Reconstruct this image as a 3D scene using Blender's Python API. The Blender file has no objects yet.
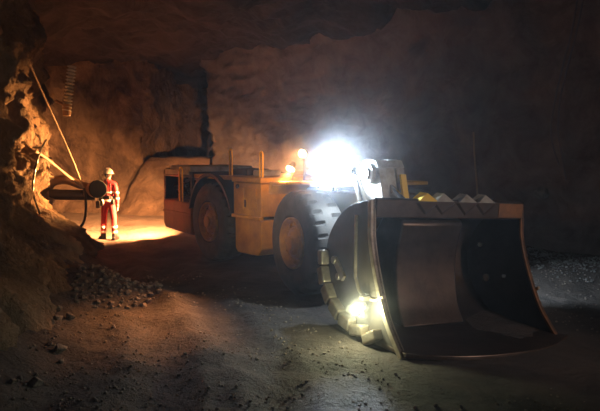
import bpy, bmesh, math, random
from mathutils import Vector, Matrix, noise

SC = bpy.context.scene
COL = SC.collection
R = math.radians

# ------------------------------------------------------------------ camera
CAM_H = 2.3
cam_d = bpy.data.cameras.new('camera')
cam = bpy.data.objects.new('camera', cam_d)
COL.objects.link(cam)
cam_d.sensor_width = 36.0
cam_d.lens = 620.0 / 600.0 * 36.0
cam_d.clip_end = 200
cam.location = (0, 0, CAM_H)
cam.rotation_euler = (R(90 - 4.66), 0, 0)
SC.camera = cam

# ------------------------------------------------------------------ world: dusty mine air
w = bpy.data.worlds.new('mine_air')
SC.world = w
w.use_nodes = True
wn = w.node_tree
wn.nodes.clear()
wo = wn.nodes.new('ShaderNodeOutputWorld')
bg = wn.nodes.new('ShaderNodeBackground')
bg.inputs['Color'].default_value = (0.0, 0.0, 0.0, 1)
bg.inputs['Strength'].default_value = 0.0
vs = wn.nodes.new('ShaderNodeVolumeScatter')
vs.inputs['Color'].default_value = (0.95, 0.95, 1.0, 1)
vs.inputs['Density'].default_value = 0.0033
vs.inputs['Anisotropy'].default_value = 0.70
# thin dust everywhere, denser puffs added round the lamps to strengthen their glare
geo = wn.nodes.new('ShaderNodeNewGeometry')
def glare_puff(centre, r0, k):
    d = wn.nodes.new('ShaderNodeVectorMath'); d.operation = 'DISTANCE'; d.inputs[1].default_value = centre
    wn.links.new(geo.outputs['Position'], d.inputs[0])
    q = wn.nodes.new('ShaderNodeMath'); q.operation = 'DIVIDE'; q.inputs[1].default_value = r0
    wn.links.new(d.outputs['Value'], q.inputs[0])
    p = wn.nodes.new('ShaderNodeMath'); p.operation = 'POWER'; p.inputs[1].default_value = 2.0
    wn.links.new(q.outputs[0], p.inputs[0])
    n = wn.nodes.new('ShaderNodeMath'); n.operation = 'MULTIPLY'; n.inputs[1].default_value = -1.0
    wn.links.new(p.outputs[0], n.inputs[0])
    e = wn.nodes.new('ShaderNodeMath'); e.operation = 'EXPONENT'
    wn.links.new(n.outputs[0], e.inputs[0])
    m = wn.nodes.new('ShaderNodeMath'); m.operation = 'MULTIPLY'; m.inputs[1].default_value = k
    wn.links.new(e.outputs[0], m.inputs[0])
    return m.outputs[0]
acc = None
for c, r0, k in (((0.49, 9.80, 2.02), 0.95, 0.018), ((0.95, 7.4, 0.42), 0.36, 0.18), ((-0.05, 10.55, 2.12), 0.36, 0.14)):
    o_ = glare_puff(c, r0, k)
    a = wn.nodes.new('ShaderNodeMath'); a.operation = 'ADD'
    a.inputs[1].default_value = 0.0005 if acc is None else 0.0
    wn.links.new(o_, a.inputs[0])
    if acc is not None: wn.links.new(acc, a.inputs[1])
    acc = a.outputs[0]
wn.links.new(acc, vs.inputs['Density'])
w.cycles.volume_step_size = 0.35
w.cycles.volume_sampling = 'MULTIPLE_IMPORTANCE'
wn.links.new(bg.outputs[0], wo.inputs['Surface'])
wn.links.new(vs.outputs[0], wo.inputs['Volume'])

SC.view_settings.view_transform = 'Standard'
SC.view_settings.look = 'None'
SC.view_settings.exposure = 0.0
SC.view_settings.gamma = 1.0
SC.view_settings.use_curve_mapping = False
SC.cycles.use_denoising = True
SC.cycles.volume_bounces = 1
SC.cycles.max_bounces = 6

# lamp strengths (the lamps themselves are built with the loader below)
HEAD_W, HEAD_C = 1500.0, (0.66, 0.83, 1.0)
WARM_W, WARM_C = 500.0, (1.0, 0.36, 0.09)
REAR_W, REAR_C = 10500.0, (1.0, 0.43, 0.16)
BEAM_W, BEAM_C = 7000.0, (1.0, 0.42, 0.12)
TREAD_FILL_W = 210.0
LOW_W, LOW_C = 60.0, (0.95, 1.0, 0.60)

# added unseen fill spots: warm for the loader's side, dim for the bucket
def fill_spot(name, loc, target, watts, col, angle, blend=0.8, radius=0.15):
    d = bpy.data.lights.new(name, 'SPOT'); d.energy = watts; d.color = col; d.shadow_soft_size = radius
    d.spot_size = R(angle); d.spot_blend = blend
    o = bpy.data.objects.new(name, d); COL.objects.link(o); o.location = loc
    o.rotation_euler = (Vector(target) - Vector(loc)).to_track_quat('-Z', 'Y').to_euler()
fill_spot('loader_fill', (-2.9, 3.0, 4.0), (-0.35, 11.4, 1.35), 1350.0, (1.0, 0.60, 0.22), 19, 1.0)
fill_spot('bucket_fill', (8.6, 1.0, 3.2), (2.3, 8.3, 0.7), 1250.0, (1.0, 0.78, 0.66), 30, 0.9)

# ------------------------------------------------------------------ materials
def new_mat(name):
    m = bpy.data.materials.new(name); m.use_nodes = True
    nt = m.node_tree
    return m, nt, nt.nodes['Principled BSDF']

def dirty(name, base, dirt, rough=0.6, metal=0.0, scale=3.0, amount=0.5, bump=0.1, bscale=30.0, coat=0.0):
    """paint / steel with blotchy dirt and a fine bump"""
    m, nt, b = new_mat(name)
    N, L = nt.nodes, nt.links
    tc = N.new('ShaderNodeTexCoord')
    n1 = N.new('ShaderNodeTexNoise'); n1.inputs['Scale'].default_value = scale; n1.inputs['Detail'].default_value = 8; n1.inputs['Roughness'].default_value = 0.65
    L.new(tc.outputs['Object'], n1.inputs['Vector'])
    cr = N.new('ShaderNodeValToRGB')
    cr.color_ramp.elements[0].position = 0.5 - 0.25 * amount - 0.12
    cr.color_ramp.elements[1].position = 0.5 + 0.25 * (1 - amount) + 0.12
    cr.color_ramp.elements[0].color = (*dirt, 1); cr.color_ramp.elements[1].color = (*base, 1)
    L.new(n1.outputs['Fac'], cr.inputs['Fac'])
    L.new(cr.outputs['Color'], b.inputs['Base Color'])
    b.inputs['Metallic'].default_value = metal
    b.inputs['Roughness'].default_value = rough
    n2 = N.new('ShaderNodeTexNoise'); n2.inputs['Scale'].default_value = bscale; n2.inputs['Detail'].default_value = 5
    L.new(tc.outputs['Object'], n2.inputs['Vector'])
    bp = N.new('ShaderNodeBump'); bp.inputs['Strength'].default_value = bump; bp.inputs['Distance'].default_value = 0.02
    L.new(n2.outputs['Fac'], bp.inputs['Height'])
    L.new(bp.outputs['Normal'], b.inputs['Normal'])
    return m

def rock(name, c0, c1, scale=1.2, bump=0.8, stretch=(1, 1, 1), crack=0.5, rough=0.95, bd=0.12):
    m, nt, b = new_mat(name)
    N, L = nt.nodes, nt.links
    tc = N.new('ShaderNodeTexCoord')
    mp = N.new('ShaderNodeMapping'); mp.inputs['Scale'].default_value = stretch
    L.new(tc.outputs['Object'], mp.inputs['Vector'])
    n1 = N.new('ShaderNodeTexNoise'); n1.inputs['Scale'].default_value = scale; n1.inputs['Detail'].default_value = 9; n1.inputs['Roughness'].default_value = 0.65
    n1.inputs['Distortion'].default_value = 0.6
    L.new(mp.outputs[0], n1.inputs['Vector'])
    cr = N.new('ShaderNodeValToRGB')
    cr.color_ramp.elements[0].position = 0.32; cr.color_ramp.elements[1].position = 0.72
    cr.color_ramp.elements[0].color = (*c0, 1); cr.color_ramp.elements[1].color = (*c1, 1)
    L.new(n1.outputs['Fac'], cr.inputs['Fac'])
    vo = N.new('ShaderNodeTexVoronoi'); vo.feature = 'DISTANCE_TO_EDGE'; vo.inputs['Scale'].default_value = scale * 1.7
    nw = N.new('ShaderNodeMixRGB'); nw.inputs['Fac'].default_value = 0.72
    L.new(mp.outputs[0], nw.inputs['Color1']); L.new(n1.outputs['Color'], nw.inputs['Color2'])
    L.new(nw.outputs[0], vo.inputs['Vector'])
    vr = N.new('ShaderNodeValToRGB'); vr.color_ramp.elements[0].position = 0.0; vr.color_ramp.elements[1].position = 0.09
    L.new(vo.outputs['Distance'], vr.inputs['Fac'])
    dk = N.new('ShaderNodeMixRGB'); dk.blend_type = 'MULTIPLY'; dk.inputs['Fac'].default_value = crack * 0.6
    L.new(cr.outputs['Color'], dk.inputs['Color1']); L.new(vr.outputs['Color'], dk.inputs['Color2'])
    L.new(dk.outputs[0], b.inputs['Base Color'])
    n3 = N.new('ShaderNodeTexNoise'); n3.inputs['Scale'].default_value = scale * 6; n3.inputs['Detail'].default_value = 10; n3.inputs['Roughness'].default_value = 0.7
    L.new(mp.outputs[0], n3.inputs['Vector'])
    a1 = N.new('ShaderNodeMath'); a1.operation = 'MULTIPLY_ADD'; a1.inputs[1].default_value = 0.8
    L.new(n3.outputs['Fac'], a1.inputs[0]); L.new(n1.outputs['Fac'], a1.inputs[2])
    a2 = N.new('ShaderNodeMath'); a2.operation = 'MULTIPLY_ADD'; a2.inputs[1].default_value = crack
    L.new(vr.outputs['Color'], a2.inputs[0]); L.new(a1.outputs[0], a2.inputs[2])
    bp = N.new('ShaderNodeBump'); bp.inputs['Strength'].default_value = bump; bp.inputs['Distance'].default_value = bd
    L.new(a2.outputs[0], bp.inputs['Height']); L.new(bp.outputs['Normal'], b.inputs['Normal'])
    b.inputs['Roughness'].default_value = rough
    return m

def plain(name, c, rough=0.6, metal=0.0):
    m, nt, b = new_mat(name)
    b.inputs['Base Color'].default_value = (*c, 1)
    b.inputs['Roughness'].default_value = rough
    b.inputs['Metallic'].default_value = metal
    return m

def glow(name, c, s):
    m, nt, b = new_mat(name)
    b.inputs['Base Color'].default_value = (0.8, 0.8, 0.8, 1)
    b.inputs['Emission Color'].default_value = (*c, 1)
    b.inputs['Emission Strength'].default_value = s
    return m

M = dict(
    pillar=rock('rock_pillar', (0.10, 0.065, 0.04), (0.34, 0.22, 0.13), 1.0, 1.0, (1, 1, 0.7), 0.25, bd=0.25),
    back=rock('rock_back', (0.07, 0.043, 0.026), (0.40, 0.265, 0.16), 0.9, 1.0, (1, 1, 0.7), 0.25, bd=0.3),
    right=rock('rock_right', (0.10, 0.085, 0.08), (0.22, 0.19, 0.175), 1.2, 0.6, (1, 1, 1), 0.10, bd=0.14),
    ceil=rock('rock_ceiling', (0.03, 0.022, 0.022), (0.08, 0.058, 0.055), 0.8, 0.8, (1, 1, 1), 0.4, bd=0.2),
    floor=rock('floor_mud', (0.03, 0.023, 0.019), (0.095, 0.070, 0.055), 1.3, 0.8, (1, 1, 1), 0.06, rough=0.85, bd=0.16),
    muck=rock('muck', (0.14, 0.09, 0.055), (0.38, 0.25, 0.15), 1.6, 0.9, (1, 1, 1), 0.1, bd=0.12),
    stone=rock('stone', (0.12, 0.09, 0.07), (0.30, 0.24, 0.19), 3.0, 0.6, (1, 1, 1), 0.1, bd=0.04),
    gravel=rock('gravel', (0.08, 0.075, 0.07), (0.22, 0.21, 0.19), 4.0, 0.5, (1, 1, 1), 0.1, bd=0.03),
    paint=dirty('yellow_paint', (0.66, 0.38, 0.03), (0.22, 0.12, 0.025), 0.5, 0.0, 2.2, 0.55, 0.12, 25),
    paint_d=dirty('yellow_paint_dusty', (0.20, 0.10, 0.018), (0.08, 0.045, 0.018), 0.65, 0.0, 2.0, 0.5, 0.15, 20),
    rail=plain('rail_yellow', (0.85, 0.55, 0.06), 0.4),
    black=dirty('black_steel', (0.02, 0.018, 0.017), (0.05, 0.035, 0.025), 0.5, 0.2, 4, 0.4, 0.1, 30),
    rubber=dirty('rubber', (0.045, 0.042, 0.040), (0.10, 0.085, 0.07), 0.85, 0.0, 5, 0.5, 0.2, 40),
    rim=dirty('rim_paint', (0.55, 0.29, 0.035), (0.17, 0.09, 0.03), 0.6, 0.0, 5, 0.5, 0.1, 30),
    steel=dirty('bucket_steel', (0.13, 0.09, 0.07), (0.05, 0.035, 0.028), 0.42, 0.75, 2.5, 0.5, 0.12, 18),
    steel_out=dirty('bucket_outer', (0.08, 0.066, 0.056), (0.035, 0.028, 0.024), 0.6, 0.4, 3, 0.5, 0.2, 14),
    worn=dirty('worn_edge', (0.42, 0.36, 0.28), (0.16, 0.12, 0.09), 0.45, 0.7, 6, 0.4, 0.2, 30),
    rust=dirty('rust_band', (0.30, 0.13, 0.05), (0.10, 0.05, 0.03), 0.6, 0.4, 4, 0.5, 0.15, 25),
    grey=dirty('grey_cover', (0.62, 0.62, 0.58), (0.18, 0.15, 0.12), 0.6, 0.0, 3, 0.4, 0.1, 20),
    pale=dirty('pale_boom', (0.55, 0.53, 0.48), (0.20, 0.17, 0.13), 0.5, 0.2, 4, 0.35, 0.12, 25),
    chrome=plain('chrome_rod', (0.75, 0.75, 0.78), 0.15, 1.0),
    hose=plain('hose_rubber', (0.02, 0.018, 0.016), 0.35),
    hose_b=plain('hose_brown', (0.22, 0.12, 0.06), 0.5),
    cable=plain('cable_pale', (0.30, 0.21, 0.14), 0.5),
    cable_g=plain('cable_grey', (0.12, 0.12, 0.13), 0.6),
    glossy=plain('black_gloss', (0.015, 0.015, 0.015), 0.12, 0.3),
    red=dirty('red_overalls', (0.60, 0.04, 0.045), (0.42, 0.028, 0.03), 0.85, 0.0, 9, 0.4, 0.3, 14),
    tape=plain('reflective_tape', (0.85, 0.83, 0.72), 0.3),
    helmet=plain('helmet_shell', (0.80, 0.74, 0.58), 0.35),
    skin=plain('skin', (0.45, 0.23, 0.15), 0.6),
    hair=plain('hair', (0.05, 0.03, 0.02), 0.8),
    boot=plain('boot_leather', (0.02, 0.017, 0.015), 0.6),
    void=plain('black_rubber_cap', (0.004, 0.004, 0.004), 0.9),
    belt=plain('belt_black', (0.015, 0.014, 0.013), 0.6),
    lens_w=glow('lens_white', (0.85, 0.93, 1.0), 60.0),
    lens_o=glow('lens_amber', (1.0, 0.62, 0.25), 60.0),
    lens_y=glow('lens_low', (1.0, 0.97, 0.75), 60.0),
    lens_r=glow('lens_rear', (1.0, 0.6, 0.25), 25.0),
)

# crossing floor painted paler to brighten the rear lamps' pool, dark mud lies in front
def lit_floor(m):
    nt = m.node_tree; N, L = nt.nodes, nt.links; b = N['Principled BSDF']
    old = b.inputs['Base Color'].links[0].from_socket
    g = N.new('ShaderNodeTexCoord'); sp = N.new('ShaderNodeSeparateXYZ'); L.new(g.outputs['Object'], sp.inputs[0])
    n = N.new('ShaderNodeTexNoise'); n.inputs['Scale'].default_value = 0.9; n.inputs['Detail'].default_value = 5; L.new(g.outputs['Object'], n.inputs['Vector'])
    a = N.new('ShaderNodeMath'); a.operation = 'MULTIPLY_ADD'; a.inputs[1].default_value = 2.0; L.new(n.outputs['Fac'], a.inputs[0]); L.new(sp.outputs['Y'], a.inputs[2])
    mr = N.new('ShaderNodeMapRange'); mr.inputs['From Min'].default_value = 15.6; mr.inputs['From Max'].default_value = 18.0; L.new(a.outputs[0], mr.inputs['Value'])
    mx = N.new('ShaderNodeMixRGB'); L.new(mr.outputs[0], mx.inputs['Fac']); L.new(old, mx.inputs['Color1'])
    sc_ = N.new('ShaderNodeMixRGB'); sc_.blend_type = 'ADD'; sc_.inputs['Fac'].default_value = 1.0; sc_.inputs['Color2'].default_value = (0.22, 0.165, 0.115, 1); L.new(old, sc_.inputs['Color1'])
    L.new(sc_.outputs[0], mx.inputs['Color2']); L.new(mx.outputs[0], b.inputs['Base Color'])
lit_floor(M['floor'])

# ------------------------------------------------------------------ mesh helpers
class MB:
    def __init__(self): self.bm = bmesh.new()
    def box(self, c, s, rot=None, taper=None):
        m = Matrix.Translation(c)
        if rot: m = m @ rot
        m = m @ Matrix.Diagonal((s[0], s[1], s[2], 1))
        r = bmesh.ops.create_cube(self.bm, size=1.0, matrix=m)
        return r['verts']
    def cyl(self, p0, p1, r0, r1=None, n=20, caps=True):
        p0, p1 = Vector(p0), Vector(p1); d = p1 - p0
        q = d.to_track_quat('Z', 'Y').to_matrix().to_4x4()
        m = Matrix.Translation((p0 + p1) / 2) @ q
        bmesh.ops.create_cone(self.bm, cap_ends=caps, segments=n, radius1=r0, radius2=r0 if r1 is None else r1, depth=d.length, matrix=m)
    def ball(self, c, r, seg=16, sc=(1, 1, 1)):
        m = Matrix.Translation(c) @ Matrix.Diagonal((sc[0], sc[1], sc[2], 1))
        bmesh.ops.create_uvsphere(self.bm, u_segments=seg, v_segments=max(6, seg // 2), radius=r, matrix=m)
    def tube(self, pts, r, n=10, smooth=0):
        pts = [Vector(p) for p in pts]
        if smooth: pts = catmull(pts, smooth)
        rings = []
        up = Vector((0.13, 0.31, 0.94)).normalized()
        for i, p in enumerate(pts):
            t = (pts[min(i + 1, len(pts) - 1)] - pts[max(i - 1, 0)]).normalized()
            a = t.cross(up)
            if a.length < 1e-3: a = t.cross(Vector((1, 0, 0)))
            a.normalize(); b = a.cross(t).normalized()
            rr = r(i / (len(pts) - 1)) if callable(r) else r
            rings.append([self.bm.verts.new(p + rr * (math.cos(2 * math.pi * k / n) * a + math.sin(2 * math.pi * k / n) * b)) for k in range(n)])
        for i in range(len(rings) - 1):
            for k in range(n):
                self.bm.faces.new((rings[i][k], rings[i][(k + 1) % n], rings[i + 1][(k + 1) % n], rings[i + 1][k]))
        self.bm.faces.new(rings[0]); self.bm.faces.new(rings[-1][::-1])
    def prism(self, prof, y0, y1):
        """polygon in the x-z plane, extruded along y"""
        a = [self.bm.verts.new((p[0], y0, p[1])) for p in prof]
        b = [self.bm.verts.new((p[0], y1, p[1])) for p in prof]
        n = len(prof)
        for i in range(n): self.bm.faces.new((a[i], a[(i + 1) % n], b[(i + 1) % n], b[i]))
        self.bm.faces.new(a[::-1]); self.bm.faces.new(b)
    def slab(self, prof, z0, z1):
        """polygon in plan, extruded along z"""
        a = [self.bm.verts.new((p[0], p[1], z0)) for p in prof]
        b = [self.bm.verts.new((p[0], p[1], z1)) for p in prof]
        n = len(prof)
        for i in range(n): self.bm.faces.new((a[i], a[(i + 1) % n], b[(i + 1) % n], b[i]))
        self.bm.faces.new(a[::-1]); self.bm.faces.new(b)
    def lathe_y(self, prof, seg=64, fn=None, closed=False):
        """prof = [(radius, y)], turned about the y axis"""
        rings = []
        for j, (r, y) in enumerate(prof):
            ring = []
            for k in range(seg):
                a = 2 * math.pi * k / seg
                rr = r if fn is None else fn(j, k, r, y)
                ring.append(self.bm.verts.new((rr * math.cos(a), y, rr * math.sin(a))))
            rings.append(ring)
        m = len(rings)
        for j in range(m if closed else m - 1):
            for k in range(seg):
                self.bm.faces.new((rings[j][k], rings[(j + 1) % m][k], rings[(j + 1) % m][(k + 1) % seg], rings[j][(k + 1) % seg]))
        if not closed:
            self.bm.faces.new(rings[0][::-1]) ; self.bm.faces.new(rings[-1])
    def build(self, name, mat, parent=None, bevel=0.0, smooth=False, seg=2):
        bmesh.ops.recalc_face_normals(self.bm, faces=self.bm.faces[:])
        me = bpy.data.meshes.new(name)
        self.bm.to_mesh(me); self.bm.free()
        me.materials.append(mat)
        o = bpy.data.objects.new(name, me); COL.objects.link(o)
        if parent: o.parent = parent
        if smooth:
            me.shade_smooth()
            try: me.set_sharp_from_angle(angle=R(40))
            except Exception: pass
        if bevel:
            bv = o.modifiers.new('bevel', 'BEVEL'); bv.width = bevel; bv.segments = seg; bv.limit_method = 'ANGLE'; bv.angle_limit = R(35)
        return o

def catmull(pts, n):
    out = []
    P = [pts[0] * 2 - pts[1]] + list(pts) + [pts[-1] * 2 - pts[-2]]
    for i in range(1, len(P) - 2):
        for k in range(n):
            t = k / n
            p0, p1, p2, p3 = P[i - 1], P[i], P[i + 1], P[i + 2]
            out.append(0.5 * ((2 * p1) + (p2 - p0) * t + (2 * p0 - 5 * p1 + 4 * p2 - p3) * t * t + (3 * p1 - p0 - 3 * p2 + p3) * t ** 3))
    out.append(pts[-1])
    return out

def empty(name, loc, rz=0.0):
    o = bpy.data.objects.new(name, None); COL.objects.link(o)
    o.location = loc; o.rotation_euler = (0, 0, rz); o.empty_display_size = 0.3
    return o

def tag(o, label=None, cat=None, group=None, kind=None):
    if label: o['label'] = label
    if cat: o['category'] = cat
    if group: o['group'] = group
    if kind: o['kind'] = kind
    return o

def light(name, kind, loc, watts, col, radius=0.05, aim=None, angle=150, blend=0.6, parent=None):
    d = bpy.data.lights.new(name, kind); d.energy = watts; d.color = col; d.shadow_soft_size = radius
    o = bpy.data.objects.new(name, d); COL.objects.link(o)
    if kind == 'SPOT':
        d.spot_size = R(angle); d.spot_blend = blend
    o.location = loc
    if aim is not None:
        o.rotation_euler = Vector(aim).to_track_quat('-Z', 'Y').to_euler()
    if parent: o.parent = parent
    return o

def fbm(p, o=5, H=0.9):
    return noise.fractal(p, H, 2.1, o)
def sst(a, b, x):
    t = max(0.0, min(1.0, (x - a) / (b - a))); return t * t * (3 - 2 * t)

# ------------------------------------------------------------------ the ground's height
def seg_dist(x, y, pts):
    best = 1e9
    for (x0, y0), (x1, y1) in zip(pts[:-1], pts[1:]):
        dx, dy = x1 - x0, y1 - y0
        t = max(0, min(1, ((x - x0) * dx + (y - y0) * dy) / (dx * dx + dy * dy)))
        best = min(best, math.hypot(x - x0 - t * dx, y - y0 - t * dy))
    return best
LEFT_LINE = [(-3.3, 2.0), (-3.75, 6.0), (-4.15, 9.0), (-4.8, 11.5), (-5.35, 13.6), (-5.9, 14.9), (-7.6, 15.9), (-11, 17.0), (-14, 17.5)]
RIGHT_LINE = [(-3.6, 26.5), (-3.5, 24.0), (-0.5, 20.6), (3.0, 16.6), (6.3, 12.9), (9.5, 9.0), (11.5, 5.0), (12, 0), (12, -3)]
RUT_A = [(-5.2, 15.5), (-3.9, 12.6), (-2.6, 9.8), (-1.7, 7.4), (-1.2, 5.2), (-1.0, 2.0)]
RUT_B = [(-3.6, 14.5), (-2.4, 11.6), (-1.1, 8.6), (-0.2, 6.2), (0.2, 3.0)]
def gz(x, y):
    z = 0.10 * sst(14.6, 16.2, y)
    z -= 0.12 * sst(2.6, 4.2, x) * (1 - sst(10.5, 12.0, y))
    # talus along the left rock and gravel berm along the right wall
    z -= 0.075 * (1 - sst(8.9, 10.2, y)) * sst(-0.8, 0.6, x)
    dl = seg_dist(x, y, LEFT_LINE)
    if x < -2: z += 0.75 * max(0.0, 1 - dl / 1.35) ** 1.6 * (1 - sst(14.2, 15.6, y))
    dr = seg_dist(x, y, RIGHT_LINE)
    z += 0.22 * max(0.0, 1 - dr / 1.6) ** 1.3
    # rubble heap
    h = math.hypot((x + 3.30) / 0.95, (y - 10.0) / 1.05)
    z += 0.42 * max(0.0, 1 - h) ** 1.0
    # wheel ruts
    for rut in (RUT_A, RUT_B):
        d = seg_dist(x, y, rut)
        if d < 0.8:
            z += -0.055 * math.exp(-(d / 0.26) ** 2) + 0.035 * math.exp(-((d - 0.42) / 0.12) ** 2)
    p = Vector((x, y, 0))
    rough = 0.05 * fbm(p * 0.6, 3) + 0.042 * fbm(p * 2.8 + Vector((5, 1, 2)), 5)
    # packed flat where the loader stands
    f = min(1.0, seg_dist(x, y, [(-1.4, 14.8), (1.1, 10.6), (2.6, 7.7)]) / 2.6)
    return z + rough * (0.25 + 0.75 * f ** 3) - 0.012 * (1 - f)

# ------------------------------------------------------------------ the setting
def grid_mesh(name, nu, nv, fn, mat, parent=None):
    vs_, fs = [], []
    for j in range(nv + 1):
        for i in range(nu + 1):
            vs_.append(fn(i / nu, j / nv))
    for j in range(nv):
        for i in range(nu):
            a = j * (nu + 1) + i
            fs.append((a, a + 1, a + nu + 2, a + nu + 1))
    me = bpy.data.meshes.new(name); me.from_pydata(vs_, [], fs); me.materials.append(mat); me.shade_smooth(); me.update()
    o = bpy.data.objects.new(name, me); COL.objects.link(o)
    return o

FX0, FX1, FY0, FY1 = -14.5, 13.0, -3.5, 33.0
def floor_fn(u, v):
    # finer towards the camera
    y = FY0 + (FY1 - FY0) * (0.35 * v + 0.65 * v * v)
    x = FX0 + (FX1 - FX0) * u
    return (x, y, gz(x, y))
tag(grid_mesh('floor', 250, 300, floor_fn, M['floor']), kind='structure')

def poly_at(pts, t):
    L = [0]
    for a, b in zip(pts[:-1], pts[1:]): L.append(L[-1] + math.hypot(b[0] - a[0], b[1] - a[1]))
    s = t * L[-1]
    for i in range(len(pts) - 1):
        if s <= L[i + 1] + 1e-9:
            k = (s - L[i]) / (L[i + 1] - L[i])
            a, b = pts[i], pts[i + 1]
            x, y = a[0] + (b[0] - a[0]) * k, a[1] + (b[1] - a[1]) * k
            dx, dy = b[0] - a[0], b[1] - a[1]; l = math.hypot(dx, dy)
            return x, y, dx / l, dy / l
    return pts[-1][0], pts[-1][1], 1, 0

def ridged(p, o=4):
    return noise.ridged_multi_fractal(p, 0.9, 2.1, o, 1.0, 2.0)

# left rock: gnarled pillar, leaning outwards at the foot, corner towards the crossing
def left_fn(u, v):
    x, y, dx, dy = poly_at(LEFT_SM, u)
    z = -0.4 + 6.6 * v
    nx, ny = dy, -dx                                   # towards the drift
    p = Vector((x, y, z))
    d = 0.40 * fbm(p * 0.55, 4) + 0.26 * fbm(Vector((x * 2.4, y * 2.4, z * 1.5)), 6, 0.7)
    d -= 0.30 * max(0, fbm(Vector((x * 1.7, y * 1.7, z * 0.9 + 7)), 3)) ** 1.0
    d += 0.75 * (1 - sst(0.0, 1.45, z)) - 0.42 * sst(0.5, 1.5, z)
    return (x + nx * d, y + ny * d, z)
LEFT_SM = [tuple(q[:2]) for q in catmull([Vector((a, b, 0)) for a, b in LEFT_LINE], 6)]
tag(grid_mesh('wall_left', 300, 110, left_fn, M['pillar']), kind='structure')

# back rock of the crossing drift with a dark opening
BACK_LINE = [(-15.0, 18.0), (-15.5, 23.0), (-12.5, 24.6), (-9.5, 24.2), (-7.6, 24.4), (-6.1, 24.3), (-5.9, 25.4), (-5.9, 31.0), (-3.6, 31.0), (-3.6, 26.0)]
def back_fn(u, v):
    x, y, dx, dy = poly_at(BACK_LINE, u)
    z = -0.4 + 6.8 * v
    nx, ny = dy, -dx
    p = Vector((x, y, z))
    d = 0.45 * fbm(p * 0.45 + Vector((3, 0, 0)), 4) + 0.26 * ridged(Vector((x * 0.9 + z * 0.5, y * 0.9, z * 0.45 + x * 0.3)), 4) - 0.3
    d += 0.7 * (1 - sst(0, 2.2, z)) 
    return (x + nx * d, y + ny * d, z)
tag(grid_mesh('wall_back', 260, 90, back_fn, M['back']), kind='structure')

RIGHT_SM = RIGHT_LINE
def right_fn(u, v):
    x, y, dx, dy = poly_at(RIGHT_SM, u)
    z = -0.4 + 6.8 * v
    nx, ny = dy, -dx
    p = Vector((x, y, z))
    d = 0.30 * fbm(p * 0.4 + Vector((9, 2, 0)), 4) + 0.07 * fbm(Vector((x * 1.6, y * 1.6, z * 3.0)), 5)
    k = 1 - sst(1.0, 4.0, x)
    d += k * 0.10 * fbm(Vector((x * 0.8, y * 0.8, z * 4.5 + 3)), 4)   # layered beds near the corner
    d += 0.5 * sst(3.6, 6.4, z) ** 2
    return (x + nx * d, y + ny * d, z)
tag(grid_mesh('wall_right', 300, 90, right_fn, M['right']), kind='structure')

def ceil_fn(u, v):
    x = -15.5 + 29 * u; y = -4 + 37 * v
    p = Vector((x, y, 0))
    z = 5.9 + 0.5 * fbm(p * 0.35, 4) + 0.2 * fbm(p * 1.4, 4) + 0.06 * fbm(Vector((x * 0.6, y * 4, 1)), 3)
    return (x, y, z)
tag(grid_mesh('ceiling', 150, 170, ceil_fn, M['ceil']), kind='structure')

# muck slope that half fills the opening behind
def muck_fn(u, v):
    x = -7.4 + 3.9 * u; y = 22.4 + 7.6 * v
    p = Vector((x, y, 0))
    z = -0.05 + 2.25 * sst(0.0, 0.26, v) * sst(0.0, 0.42, u + 0.03 * fbm(p * 2, 3)) + 0.08 * fbm(p * 1.3, 4)
    return (x, y, z)
tag(grid_mesh('muck_heap', 60, 90, muck_fn, M['muck']), 'orange lit muck slope half filling the dark opening behind the loader', 'rubble', kind='thing')

# ------------------------------------------------------------------ LOADER
FYAW, RYAW = 27.0, 35.0
F_ORG = Vector((1.00, 10.64, 0.0)); F_ROT = -R(90 - FYAW)
R_ORG = Vector((-0.935, 14.05, 0.0)); R_ROT = -R(90 - RYAW)
loader = empty('loader', R_ORG, R_ROT)
tag(loader, 'big yellow underground loader with wide steel bucket lowered to the floor', 'loader')
LM = Matrix.Translation(R_ORG) @ Matrix.Rotation(R_ROT, 4, 'Z')
FM = LM.inverted() @ (Matrix.Translation(F_ORG) @ Matrix.Rotation(F_ROT, 4, 'Z'))
def front(o):
    o.matrix_local = FM
    return o

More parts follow.
